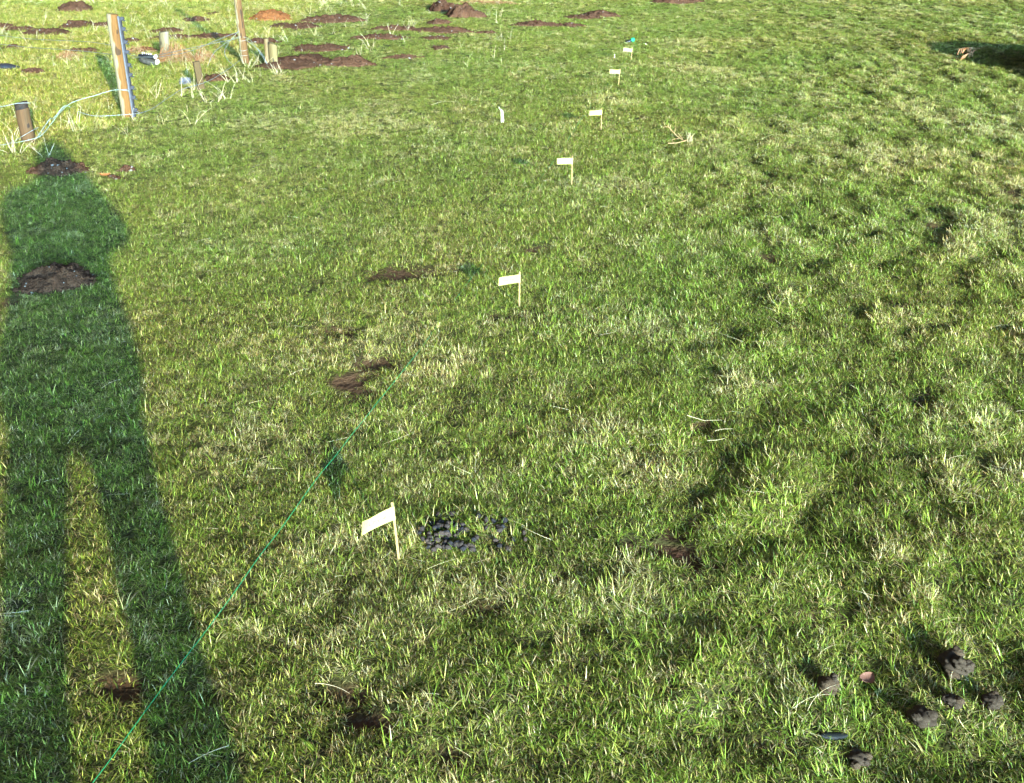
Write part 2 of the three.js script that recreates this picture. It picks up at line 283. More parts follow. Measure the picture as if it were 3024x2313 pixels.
const HEAP_LABELS = { 0: 'small brown scrape of earth beyond the grey stump', 1: 'tiny brown scrape, the smallest beyond the grey stump', 2: 'heap of orange red earth beyond the tall post', 3: 'long low scrape of dark earth below the red heap', 4: 'wide ridge of dark dug earth beside the red heap',
  5: 'long flat scrape of earth crossed by the shadow of the tall post', 6: 'small earth scrape close behind the split stump', 7: 'broad crumbled molehill beside the split stump', 8: 'low dark molehill joined to the broad crumbled one by the stump', 9: 'thin scrape of earth behind the broad crumbled molehill',
  12: 'small rough molehill below the rounded pair', 13: 'long thin scrape of earth below the rounded pair of molehills', 17: 'thin scrape of earth trailing from the low dark molehill', 18: 'rounded dark molehill, the farther of the high pair', 19: 'rounded dark molehill, the larger and nearer of the high pair',
  20: 'thin broken scrape of earth at the near end of the row beyond the flags', 21: 'short flat scrape between thin and thick scrapes beyond the flags', 22: 'low crumbled scrape joined to the thick one beyond the flags', 23: 'thick dark scrape, the highest of the row beyond the flags', 24: 'dark molehill alone in the far grass beyond the flags',
  25: 'rounded brown molehill standing alone far behind the leaning post', 26: 'crumbled brown molehill in line with the top of the leaning post', 35: 'small stony molehill in the rank grass below the black sheet', 36: 'small reddish molehill behind the fence wire by the dark stake',
  39: 'dark molehill within the trunk of the photographer\'s shadow', 40: 'dark molehill under the head of the photographer\'s shadow', 41: 'small brown clod of bare earth beside the shadow of the head', 42: 'tiny reddish clod beside an orange dead leaf' };
const heapLabel = (q, i) => HEAP_LABELS[i] || (q[0] < -3.3 ? 'flat scrape of brown earth in the grass behind the fence' : 'low brown scrape of earth in the pasture below the rounded molehills');
HEAPS.forEach((q, i) => moleHill(q, heapLabel(q, i), i));

// ---------------------------------------------------------------- marker flags: a flat wooden stick with a strip of masking tape folded over it
const stickMat = std(col(0.33, 0.22, 0.085), { roughness: 0.7 });
function tapeTex(seed) { // pencil writing too faint and small to read: rows of grey strokes
  const c = document.createElement('canvas'); c.width = 256; c.height = 128; const g = c.getContext('2d'), r = rng(seed);
  g.fillStyle = 'rgb(172,162,92)'; g.fillRect(0, 0, 256, 128);
  for (let i = 0; i < 900; i++) { g.fillStyle = `rgba(${r() < 0.5 ? '182,174,118' : '160,149,88'},0.25)`; g.fillRect(r() * 256, r() * 128, 1 + r() * 14, 1); }
  if (seed % 2) { g.strokeStyle = 'rgba(112,104,62,0.75)'; g.lineWidth = 5; let x = 60; while (x < 190) { g.beginPath(); g.moveTo(x, 66 + r() * 6); for (let k = 0; k < 4; k++) g.lineTo(x += 3 + r() * 5, 56 + r() * 20); g.stroke(); x += 10 + r() * 10; } }
  const t = new THREE.CanvasTexture(c); t.colorSpace = THREE.SRGBColorSpace; return t;
}
function markerFlag(x, z, hgt, lean, roll, droop, turn, seed, label) {
  const o = thing('marker_flag', label, 'flag', [x, height(x, z), z], 'masking tape flags in a line across the pasture');
  o.rotation.set(lean, turn, roll);
  const st = new RoundedBoxGeometry(0.0062, hgt + 0.05, 0.0028, 2, 0.001); st.translate(0, (hgt - 0.05) / 2, 0); part('stick', st, stickMat, o);
  const L = 0.082, Hh = 0.034, n = 14, P = [], U = [], I = [], y0 = hgt - 0.011 - Hh;
  for (let s = 0; s < 2; s++) for (let i = 0; i <= n; i++) for (let j = 0; j <= 2; j++) {
    const t = i / n, f = j / 2, bx = -t * L, cz = 0.006 * Math.sin(t * 3 + seed) * t + 0.003 * Math.sin(t * 7 + f * 2 + seed) * t, dy = -droop * (t * 0.75 + 0.25 * t * t) * L;
    P.push(bx + (t ? 0 : 0.0038) + f * droop * 0.012 * t, y0 + f * Hh + dy, cz + (s ? -1 : 1) * (t ? mix(0.0019, 0.0004, Math.min(1, t * 4)) : 0.0022)); U.push(s ? t : 1 - t, f);
  }
  const at = (s, i, j) => s * (n + 1) * 3 + i * 3 + j;
  for (let s = 0; s < 2; s++) for (let i = 0; i < n; i++) for (let j = 0; j < 2; j++) { const a = at(s, i, j), b = at(s, i + 1, j), c = at(s, i + 1, j + 1), d = at(s, i, j + 1); if (s) I.push(a, b, c, a, c, d); else I.push(a, c, b, a, d, c); }
  for (let j = 0; j < 2; j++) { I.push(at(0, 0, j), at(1, 0, j), at(1, 0, j + 1), at(0, 0, j), at(1, 0, j + 1), at(0, 0, j + 1)); I.push(at(0, n, j), at(1, n, j + 1), at(1, n, j), at(0, n, j), at(0, n, j + 1), at(1, n, j + 1)); }
  const g = new THREE.BufferGeometry(); g.setAttribute('position', new THREE.Float32BufferAttribute(P, 3)); g.setAttribute('uv', new THREE.Float32BufferAttribute(U, 2)); g.setIndex(I); g.computeVertexNormals();
  part('tape', g, new THREE.MeshStandardMaterial({ map: tapeTex(seed), roughness: 0.65, side: THREE.DoubleSide }), o);
}
markerFlag(-0.272, -2.093, 0.150, -0.10, 0.085, 0.42, 0.05, 1, 'pale yellow tape flag leaning on its stick beside the pile of droppings');
markerFlag(0.028, -3.685, 0.148, 0, -0.01, 0.20, 0.0, 3, 'pale yellow tape flag with faint writing, second from the droppings');
markerFlag(0.321, -5.301, 0.160, 0, -0.005, 0.02, -0.05, 5, 'pale yellow tape flag on a long straight stick, third from the droppings');
markerFlag(0.592, -6.663, 0.142, 0, 0.0, 0.06, 0.05, 7, 'pale yellow tape flag near the dry twig, fourth from the droppings');
markerFlag(0.854, -8.157, 0.142, 0, -0.06, 0.0, 0.0, 8, 'pale yellow tape flag, fifth from the droppings');
markerFlag(1.097, -9.453, 0.125, 0, -0.08, -0.02, 0.0, 10, 'pale yellow tape flag, last of the row, before the green handle');

// ---------------------------------------------------------------- the string line, and the tool it is tied to
{
  const pts = []; for (let z = 0.6; z > -10.7; z -= 0.12) { const x = -1.045 - 0.2205 * z + 0.012 * noise(z * 1.3, 2, 3), dip = 0.5 + noise(z * 0.9, 7, 4); pts.push(V(x, height(x, z) + mix(0.036, 0.004, step(-2.0, -3.6, z)) + 0.008 * dip - 0.004 * step(-2.6, -3.6, z) + 0.008 * step(0.25, 0.5, noise(z * 1.1, 1, 6)), z)); }
  pts.push(V(1.25, height(1.25, -10.75) + 0.03, -10.75));
  single('string_line', 'thin green nylon string stretched over the grass along the flags', 'string', new THREE.TubeGeometry(new THREE.CatmullRomCurve3(pts), 600, 0.0008, 6), std(col(0.02, 0.30, 0.11), { roughness: 0.4 }));
  const o = thing('hand_tool', 'black handle with a green end pushed into the grass beyond the last flag', 'hand tool', [1.215, height(1.215, -10.75) + 0.008, -10.75]);
  o.rotation.set(0.15, 0.35, 0.32);
  const body = new THREE.LatheGeometry([[0.001, -0.085], [0.010, -0.08], [0.0155, -0.06], [0.017, -0.02], [0.0155, 0.01], [0.018, 0.022], [0.0165, 0.03], [0.001, 0.03]].map((q) => new THREE.Vector2(...q)), 20); body.rotateZ(-Math.PI / 2);
  part('grip', body, std(col(0.018, 0.018, 0.022), { roughness: 0.4 }), o);
  const end = new THREE.LatheGeometry([[0.001, 0.03], [0.019, 0.03], [0.0215, 0.038], [0.021, 0.058], [0.014, 0.072], [0.001, 0.075]].map((q) => new THREE.Vector2(...q)), 20); end.rotateZ(-Math.PI / 2);
  part('green_end', end, std(col(0.02, 0.36, 0.13), { roughness: 0.45 }), o);
}
// ---------------------------------------------------------------- old fence: posts, stakes, wires
function woodTex(a, b, c, seed, streak) { // a, b: grain colours; c: the paler sapwood or weathered side
  return dataTex(256, (u, v) => {
    const gr = 0.55 * tnoise(u, v * 0.06, 64, seed) + 0.3 * tnoise(u, v * 0.15, 128, seed + 1) + 0.15 * tnoise(u, v, 200, seed + 2), e = tnoise(u * 0.999, v, 14, seed + 3) * 0.08, s = step(streak - 0.03, streak + 0.03, Math.abs(((u + e + 0.5) % 1) - 0.5));
    const knot = tnoise(u, v, 9, seed + 5) > 0.86 ? 0.6 : 1;
    return [0, 1, 2].map((k) => 0.54 * mix(c[k] * (0.82 + 0.3 * gr), mix(a[k], b[k], sat(gr * 1.5 - 0.25)) * knot, s));
  }, true);
}
const wood = (...q) => { const t = woodTex(...q); return new THREE.MeshStandardMaterial({ map: t, bumpMap: t, bumpScale: 0.002, roughness: 0.85 }); };
function poleGeo(r0, r1, h, tip, segs = 28, wob = 0.05, seed = 1) { // a slightly crooked round post, sawn top with a chamfer
  const rows = 16, P = [], U = [], I = [];
  for (let j = 0; j <= rows + 2; j++) for (let s = 0; s <= segs; s++) {
    const t = Math.min(j, rows) / rows, a = s / segs * 6.28318, k = j > rows ? (j === rows + 1 ? 0.86 : 0) : 1, rad = mix(r0, r1, t) * (1 + wob * noise(Math.cos(a) * 1.3 + seed, Math.sin(a) * 1.3 + t * 2, seed)) * k;
    const y = j <= rows ? -0.15 + t * (h + 0.15 - 0.004) : h, bx = 0.006 * noise(t * 3, seed, 2);
    P.push(Math.cos(a) * rad + bx, y + (j >= rows ? tip * Math.cos(a) * rad / r1 : 0), Math.sin(a) * rad); U.push(s / segs, y / 0.6);
  }
  for (let j = 0; j < rows + 2; j++) for (let s = 0; s < segs; s++) { const a = j * (segs + 1) + s, b = a + segs + 1; I.push(a, b, a + 1, a + 1, b, b + 1); }
  const g = new THREE.BufferGeometry(); g.setAttribute('position', new THREE.Float32BufferAttribute(P, 3)); g.setAttribute('uv', new THREE.Float32BufferAttribute(U, 2)); g.setIndex(I); g.computeVertexNormals(); return g;
}
const at = (x, z) => [x, height(x, z), z];
{ // the leaning post with a grey insulator strip
  const o = thing('fence_post', 'leaning pale split fence post with a grey insulator strip down its side', 'fence post', at(-2.70, -7.08)); o.rotation.z = 0.035;
  const g = poleGeo(0.039, 0.037, 0.72, 0.004, 32, 0.09, 3); g.rotateY(-2.85); part('pole', g, wood([0.66, 0.42, 0.13], [0.86, 0.60, 0.22], [1.0, 0.92, 0.68], 3, 0.15), o);
  const grey = std(col(0.048, 0.050, 0.055), { roughness: 0.6 }), pale = std(col(0.115, 0.118, 0.122), { roughness: 0.6 });
  const st = new RoundedBoxGeometry(0.010, 0.70, 0.024, 2, 0.002); st.translate(0.044, 0.355, 0.012); part('insulator_strip', st, pale, o);
  const bk = new RoundedBoxGeometry(0.008, 0.69, 0.030, 2, 0.002); bk.translate(0.0535, 0.35, 0.008); part('strip_backing', bk, grey, o);
  for (let i = 0; i < 9; i++) { // each clip: a stub with a hooked nose
    const y = 0.055 + i * 0.079 + (i % 2) * 0.01, c = new RoundedBoxGeometry(0.022, 0.026, 0.020, 2, 0.005); c.rotateZ(-0.25); c.translate(0.066, y, 0.010);
    const n = new THREE.TorusGeometry(0.009, 0.0035, 8, 14, 4.6); n.rotateZ(1.2); n.translate(0.080, y - 0.006, 0.012); part('insulator_clip', mergeGeometries([c.index ? c.toNonIndexed() : c, n.toNonIndexed()]), grey, o);
  }
  const band = new THREE.TorusGeometry(0.047, 0.0022, 8, 40); band.rotateX(Math.PI / 2 - 0.06); band.translate(0.006, 0.205, 0.004); part('wire_loop', band, std(col(0.25, 0.27, 0.27), { metalness: 0.6, roughness: 0.5 }), o);
}
{ const o = thing('fence_post', 'thin tall two toned fence post wound with loose wire', 'fence post', at(-2.455, -9.42)); o.rotation.z = 0.04;
  const g = poleGeo(0.036, 0.031, 1.15, 0, 28, 0.08, 8); g.rotateY(-2.85); part('pole', g, wood([0.62, 0.42, 0.16], [0.76, 0.54, 0.26], [1.0, 0.90, 0.66], 12, 0.13), o);
  for (const [y, t] of [[0.215, 0.1], [0.075, -0.05], [0.13, 0.25]]) { const b = new THREE.TorusGeometry(0.037, 0.0016, 6, 32); b.rotateX(Math.PI / 2 + t); b.translate(0, y, 0); part('wire_loop', b, std(col(0.30, 0.32, 0.30), { metalness: 0.5, roughness: 0.5 }), o); } }
{ const o = thing('stump_post', 'short round dark brown post stump with a ring groove near its top', 'post stump', at(-3.085, -6.38)); o.rotation.z = 0.05;
  part('stump', poleGeo(0.043, 0.041, 0.222, 0.004, 28, 0.05, 5), wood([0.52, 0.36, 0.16], [0.66, 0.47, 0.23], [0.60, 0.44, 0.22], 21, 0.2), o);
  part('cap', (() => { const g = poleGeo(0.040, 0.039, 0.036, 0.006, 28, 0.05, 5); g.scale(1, 1, 1); g.translate(0, 0.226, 0); return g; })(), wood([0.24, 0.18, 0.11], [0.33, 0.25, 0.15], [0.3, 0.22, 0.14], 23, 0.2), o); }
{ const o = thing('fence_stake', 'dark square stake leaning beside grey wool behind the wire', 'stake', at(-2.475, -8.1)); o.rotation.set(0, 0.45, 0.10);
  const g = new RoundedBoxGeometry(0.052, 0.40, 0.040, 3, 0.004); g.translate(0, 0.03, 0); part('stake', g, wood([0.50, 0.38, 0.15], [0.62, 0.48, 0.21], [0.53, 0.41, 0.18], 33, 0.2), o); }
{ const o = thing('stump_post', 'short weathered grey post stump standing in brown bracken', 'post stump', at(-3.27, -9.68)); o.rotation.z = -0.03;
  const g = poleGeo(0.047, 0.045, 0.235, 0.006, 24, 0.1, 11); part('stump', g, wood([0.66, 0.58, 0.36], [0.84, 0.76, 0.52], [0.95, 0.88, 0.66], 41, 0.22), o); }
{ const o = thing('stump_post', 'split post stump of two halves with a slanted top by the broad molehill', 'post stump', at(-2.19, -9.32)); o.rotation.z = 0.0;
  const a = poleGeo(0.040, 0.040, 0.205, -0.018, 24, 0.08, 14); a.scale(1, 1, 0.75); a.translate(0.022, 0, 0.006); part('half_post', a, wood([0.62, 0.52, 0.26], [0.78, 0.66, 0.36], [0.84, 0.74, 0.44], 51, 0.25), o);
  const b = poleGeo(0.024, 0.022, 0.245, 0.0, 20, 0.08, 15); b.translate(-0.038, 0, -0.018); part('half_post', b, wood([0.74, 0.58, 0.32], [0.82, 0.68, 0.42], [0.86, 0.74, 0.5], 55, 0.25), o); }
const wireMat = std(col(0.24, 0.27, 0.25), { metalness: 0.45, roughness: 0.45 }), twineMat = std(col(0.28, 0.36, 0.30), { roughness: 0.6 });
const WIRES = [
  ['pale wire laid over the top of the round brown stump', [[-3.9,.20,-6.22],[-3.363,.229,-6.30],[-3.191,.244,-6.300],[-3.094,.262,-6.335],[-3.03,.258,-6.36]]],
  ['slack wire rising from the round stump to the leaning post', [[-3.146,.01,-6.300],[-3.025,.033,-6.380],[-3.028,.067,-6.600],[-3.017,.119,-6.750],[-2.995,.146,-6.900],[-2.881,.171,-7.000],[-2.745,.203,-7.030],[-2.654,.198,-7.03]]],
  ['low slack wire from the leaning post foot past the dark stake', [[-2.990,.069,-6.950],[-2.901,.041,-6.950],[-2.735,.028,-7.02],[-2.604,.030,-7.100],[-2.574,.045,-7.600],[-2.553,.047,-7.900],[-2.452,.06,-8.05],[-2.434,.05,-8.600],[-2.47,.05,-9.36]]],
  ['upper strand of wire running left from the leaning post', [[-5.4,.26,-9.9],[-4.948,.234,-9.600],[-4.662,.250,-9.400],[-4.138,.298,-8.800],[-3.643,.365,-8.200],[-3.128,.444,-7.600],[-2.72,.503,-7.07]]],
  ['lower strand of wire running left from the leaning post', [[-5.4,.13,-9.9],[-4.960,.156,-9.600],[-4.674,.170,-9.400],[-3.998,.253,-8.600],[-3.322,.348,-7.800],[-2.72,.441,-7.07]]],
  ['sagging upper wire from the leaning post to the tall post', [[-2.625,.438,-7.08],[-2.690,.339,-7.600],[-2.705,.273,-8.100],[-2.698,.231,-8.600],[-2.606,.258,-9.100],[-2.48,.293,-9.39]]],
  ['sagging lower wire from the leaning post to the tall post', [[-2.625,.419,-7.08],[-2.750,.296,-8.000],[-2.669,.243,-8.900],[-2.485,.232,-9.39]]],
  ['kinked wire over the tall post and down to the split stump', [[-2.679,.045,-9.000],[-2.646,.139,-9.100],[-2.577,.205,-9.200],[-2.491,.244,-9.375],[-2.409,.241,-9.39],[-2.302,.154,-9.300],[-2.209,.024,-9.250]]],
  ['loop of loose wire hanging beside the tall post', [[-2.483,.293,-9.385],[-2.541,.230,-9.300],[-2.574,.139,-9.200],[-2.538,.080,-9.150],[-2.475,.034,-9.100]]],
  ['short wire slanting from the tall post to the split stump foot', [[-2.425,.225,-9.40],[-2.286,.122,-9.350],[-2.222,.024,-9.300]]],
  ['short rusty wire hooked round the foot of the round stump', [[-3.26,.015,-6.200],[-3.136,.022,-6.230],[-3.093,.052,-6.325],[-3.04,.080,-6.345],[-3.010,.098,-6.38]]],
  ['bunched wire tangle beside the round stump', [[-3.04,.02,-6.400],[-3.049,.062,-6.550],[-3.035,.10,-6.62],[-3.055,.084,-6.700],[-3.011,.143,-6.800],[-3.0,.12,-6.86]]],
];
WIRES.forEach(([label, p], i) => { const q = p.map(([x, y, z]) => V(x, Math.max(y, 0.012) + height(x, z), z)); single('fence_wire', label, 'wire', new THREE.TubeGeometry(new THREE.CatmullRomCurve3(q), 90, i === 10 ? 0.0018 : 0.0021, 6), i === 1 || i === 11 ? twineMat : wireMat, [0, 0, 0], 'wires of the old fence'); });

// ---------------------------------------------------------------- litter in the rank grass
function blob(nu, nv, f, uvs = 4) { // closed surface from f(theta, phi) -> point
  const P = [], U = [], I = [];
  for (let j = 0; j <= nv; j++) for (let i = 0; i <= nu; i++) { P.push(...f(i / nu * 6.283185, j / nv * Math.PI)); U.push(i / nu * uvs, j / nv * uvs); }
  for (let j = 0; j < nv; j++) for (let i = 0; i < nu; i++) { const a = j * (nu + 1) + i, b = a + nu + 1; I.push(a, a + 1, b, b, a + 1, b + 1); }
  const g = new THREE.BufferGeometry(); g.setAttribute('position', new THREE.Float32BufferAttribute(P, 3)); g.setAttribute('uv', new THREE.Float32BufferAttribute(U, 2)); g.setIndex(I); g.computeVertexNormals(); return g;
}
const blackPlastic = std(col(0.014, 0.015, 0.018), { roughness: 0.38 });
{ // a crumpled black sack with a pale printed end
  const o = thing('plastic_sack', 'crumpled black plastic sack with white printed end beside the bracken', 'plastic sack', at(-3.27, -9.22)); o.rotation.y = 0.12;
  const body = (sx, sy, sz, ox, oy, tilt, seed) => blob(40, 24, (t, p) => { const x = Math.cos(p), y = Math.sin(p) * Math.sin(t), z = Math.sin(p) * Math.cos(t), k = 1 + 0.22 * noise(x * 2.2 + seed, y * 2.2 + z * 2, 5) + 0.10 * noise(x * 6 + seed, z * 6 + y * 4, 6); const X = x * sx * k, Y = y * sy * k; return [ox + X * Math.cos(tilt) - Y * Math.sin(tilt), oy + X * Math.sin(tilt) + Y * Math.cos(tilt), z * sz * k]; });
  part('sack', body(0.085, 0.035, 0.06, 0, 0.040, -0.35, 2), std(col(0.05, 0.047, 0.035), { roughness: 0.5 }), o);
  part('folded_flap', body(0.080, 0.020, 0.045, -0.008, 0.085, -0.14, 7), blackPlastic, o);
  const white = std(col(0.75, 0.74, 0.68), { roughness: 0.6 }), cream = std(col(0.72, 0.66, 0.42), { roughness: 0.7 });
  part('white_label', body(0.016, 0.020, 0.034, 0.062, 0.080, -0.1, 12), white, o);
  part('cream_patch', body(0.022, 0.026, 0.040, 0.070, 0.030, -0.5, 15), cream, o);
  for (let k = 0; k < 5; k++) { const s = new RoundedBoxGeometry(0.0055, 0.018, 0.004, 1, 0.001); s.rotateZ(-0.2); s.translate(-0.045 + k * 0.018, 0.108 - 0.14 * (-0.045 + k * 0.018) * 1.0, 0.012); part('printed_stroke', s, white, o); }
}
{ const o = thing('plastic_sheet', 'strip of black plastic sheeting half buried behind the wires', 'plastic sheet', at(-4.50, -9.05)); o.rotation.y = -0.12;
  part('sheet', blob(48, 20, (t, p) => { const x = Math.cos(p), k = 1 + 0.3 * noise(x * 3, Math.sin(t) * 1.5, 15) + 0.12 * noise(x * 9, Math.cos(t) * 3, 16); return [x * 0.16, 0.022 + 0.026 * Math.sin(p) * Math.sin(t) * k - 0.02 * x * x, 0.06 * Math.sin(p) * Math.cos(t) * k]; }), std(col(0.022, 0.026, 0.034), { roughness: 0.35 }), o); }
// a ribbon along points, for dry stems and fronds
function ribbon(pts, w) {
  const P = [], I = [], n = pts.length;
  for (let i = 0; i < n; i++) { const a = pts[Math.max(0, i - 1)], b = pts[Math.min(n - 1, i + 1)], d = V().subVectors(b, a).normalize(), s = V().crossVectors(d, V(0.3, 1, 0.2)).normalize().multiplyScalar(w * (1 - 0.6 * i / n) / 2), u = V().crossVectors(s, d).multiplyScalar(0.5); for (const [k, m] of [[1, 0], [0, 1], [-1, 0], [0, -1]]) P.push(pts[i].x + s.x * k + u.x * m, pts[i].y + s.y * k + u.y * m, pts[i].z + s.z * k + u.z * m); }
  for (let i = 0; i < n - 1; i++) for (let k = 0; k < 4; k++) { const a = i * 4 + k, b = i * 4 + (k + 1) % 4; I.push(a, b, a + 4, b, b + 4, a + 4); }
  const g = new THREE.BufferGeometry(); g.setAttribute('position', new THREE.Float32BufferAttribute(P, 3)); g.setIndex(I); g.computeVertexNormals(); return g;
}
const brackenMats = [std(col(0.27, 0.125, 0.05), { roughness: 0.9, side: THREE.DoubleSide }), std(col(0.38, 0.24, 0.11), { roughness: 0.9, side: THREE.DoubleSide })];
function brackenHeap(x, z, w, d, h, n, seed, label) {
  const r = rng(seed), o = thing('bracken_heap', label, 'dead bracken', [x, 0, z], 'heaps of dead brown bracken behind the fence');
  [0, 1].forEach((m) => { const G = []; for (let k = 0; k < n; k++) {
    const a = r() * 6.28, t = Math.sqrt(r()), px = Math.cos(a) * t * w / 2, pz = Math.sin(a) * t * d / 2, y0 = height(x + px, z + pz), pts = [], yaw = r() * 6.28, L = rr(0.05, 0.14, r), top = h * (1 - t * t) * rr(0.2, 1.1, r), cu = rr(-3, 3, r);
    for (let i = 0; i < 6; i++) { const q = i / 5, an = yaw + cu * q; pts.push(V(px + Math.cos(an) * L * (q - 0.5), y0 + 0.003 + Math.max(0, top * (0.4 + Math.sin(q * 3.1) * 0.8) + rr(-0.008, 0.008, r)), pz + Math.sin(an) * L * (q - 0.5))); }
    G.push(ribbon(pts, rr(0.003, 0.007, r)));
  } part(m ? 'dry_stems' : 'dead_fronds', mergeGeometries(G), brackenMats[m], o, 'stuff'); });
}
brackenHeap(-3.12, -9.48, 0.34, 0.42, 0.15, 120, 61, 'large heap of dead orange brown bracken round the grey stump');
brackenHeap(-4.15, -9.62, 0.26, 0.3, 0.08, 50, 62, 'heap of dead bracken left of the leaning post');
brackenHeap(-2.86, -9.5, 0.16, 0.4, 0.13, 50, 63, 'upright heap of dead bracken behind the dark stake');
brackenHeap(-3.62, -9.9, 0.34, 0.3, 0.07, 50, 64, 'flat heap of dead bracken behind the black sack');
brackenHeap(-0.35, -14.3, 0.9, 0.35, 0.05, 120, 65, 'long strip of dead bracken beyond the pair of molehills');
{ // grey wool caught by the stake
  const r = rng(66), G = []; for (let k = 0; k < 90; k++) { const pts = [], yaw = r() * 6.28, c = V(rr(-0.03, 0.03, r), rr(0.01, 0.05, r), rr(-0.05, 0.05, r)); for (let i = 0; i < 6; i++) { const q = i / 5, a = yaw + q * rr(2, 5, r); pts.push(V(c.x + Math.cos(a) * 0.025 * q, c.y + 0.012 * Math.sin(q * 5), c.z + Math.sin(a) * 0.025 * q)); } G.push(ribbon(pts, 0.004)); }
  const o = thing('wool_tuft', 'tuft of grey wool in the grass beside the dark stake', 'wool', at(-2.67, -8.33)); part('strands', mergeGeometries(G), std(col(0.22, 0.235, 0.26)), o, 'stuff'); }
// ---------------------------------------------------------------- dry stalks: rank stuff along the fence and thinly elsewhere
{
  const strawMat = new THREE.MeshStandardMaterial({ vertexColors: true, roughness: 0.7, side: THREE.DoubleSide }), root = new THREE.Group(); root.name = 'dry_stalks'; root.userData = { kind: 'stuff', label: 'bleached dry grass stalks along the old fence and in the turf', category: 'dry grass' }; scene.add(root);
  const r = rng(77), up = [], flat = [];
  for (let k = 0; k < 13000; k++) { const z = rr(-1.2, -15.5, r), x = rr(-1, 1, r) * (0.52 * -z + 0.6), ra = rank(x, z), fl = Math.exp(-(((x - fenceLine(z)) / 0.35) ** 2)) * step(5.4, 6.2, -z), d = dry(x, z);
    if (heapAt(x, z) > 0.5) continue;
    if (r() < (0.55 * fl + 0.10 * ra) * step(-0.1, 0.35, noise(x * 3.3, z * 3.3, 79)) * 1.3 + (z < -9 && x < 0 ? 0.05 : 0)) up.push([x, z, rr(0.5, 1.3, r)]); else if (r() < 0.03 + 0.22 * d * d) flat.push([x, z, rr(0.45, 0.9, r)]); }
  const mk = (nm, list, lie, n) => { for (let v = 0; v < n; v++) {
    const G = []; for (let q = 0; q < (lie ? 1 : 3); q++) { const pts = [], yaw = r() * 6.28, L = lie ? rr(0.05, 0.12, r) : rr(0.07, 0.17, r), bend = rr(-0.8, 0.8, r); let le = lie ? rr(1.15, 1.5, r) : rr(0.05, 0.75, r), p = V(rr(-0.02, 0.02, r), lie ? 0.014 : -0.005, rr(-0.02, 0.02, r)); for (let i = 0; i < 6; i++) { pts.push(p.clone()); const a = yaw + bend * i / 5; p = p.clone().add(V(Math.sin(le) * Math.cos(a) * L / 5, Math.cos(le) * L / 5, Math.sin(le) * Math.sin(a) * L / 5)); le += lie ? 0.06 : rr(-0.05, 0.25, r); } G.push(ribbon(pts, lie ? 0.0019 : 0.0042)); }
    const g = mergeGeometries(G), c = new Float32Array(g.attributes.position.count * 3); for (let i = 0; i < c.length; i += 3) { c[i] = 0.60; c[i + 1] = 0.52; c[i + 2] = 0.30; } g.setAttribute('color', new THREE.BufferAttribute(c, 3));
    const mine = list.filter((_, i) => i % n === v), im = new THREE.InstancedMesh(g, strawMat, mine.length), M = new THREE.Matrix4(), Q = new THREE.Quaternion(), cc = new THREE.Color(); im.name = nm; im.userData.kind = 'stuff'; im.castShadow = im.receiveShadow = true;
    mine.forEach(([x, z, s], i) => { M.compose(V(x, height(x, z), z), Q.setFromAxisAngle(V(0, 1, 0), r() * 6.28), V(s, s, s)); im.setMatrixAt(i, M); const k = rr(0.7, 1.15, r); im.setColorAt(i, cc.setRGB(k, k * rr(0.9, 1, r), k * rr(0.8, 1, r))); });
    root.add(im);
  } };
  mk('upright_stalks', up, false, 8); mk('fallen_stalks', flat, true, 8);
}
// ---------------------------------------------------------------- small things in the turf
const caneMat = std(col(0.78, 0.70, 0.48), { roughness: 0.6 });
{ const o = thing('cane_stub', 'pair of pale split cane stubs standing upright left of the flags', 'cane', at(-0.067, -6.856));
  for (const [x, h, t] of [[-0.005, 0.095, 0.05], [0.006, 0.088, 0.02]]) { const g = poleGeo(0.0045, 0.004, h, 0.004, 10, 0.15, 4 + x * 100); g.rotateZ(t); g.translate(x, 0, 0); part('cane', g, caneMat, o); }
  const s = new RoundedBoxGeometry(0.003, 0.03, 0.002, 1, 0.0005); s.rotateZ(0.5); s.translate(-0.017, 0.10, 0); part('splinter', s, caneMat, o); }
{ const o = thing('cane_stub', 'short pale cane peg left of the last two flags', 'cane', at(0.965, -9.6)); const g = poleGeo(0.004, 0.004, 0.045, 0.002, 10, 0.1, 9); g.rotateZ(0.15); part('cane', g, caneMat, o); }
{ const o = thing('flat_stone', 'dark flat stone in a hollow beside dry grass past the last flag', 'stone', at(1.47, -10.66)); o.rotation.y = 0.2; part('stone', lump(0.075, rng(3), 0.5, 3, 0.35), std(col(0.05, 0.055, 0.05)), o);
  const g = poleGeo(0.004, 0.004, 0.05, 0, 10, 0.1, 5); g.rotateZ(1.1); g.translate(-0.06, 0.02, 0.02); part('pale_splinter', g, caneMat, o); }
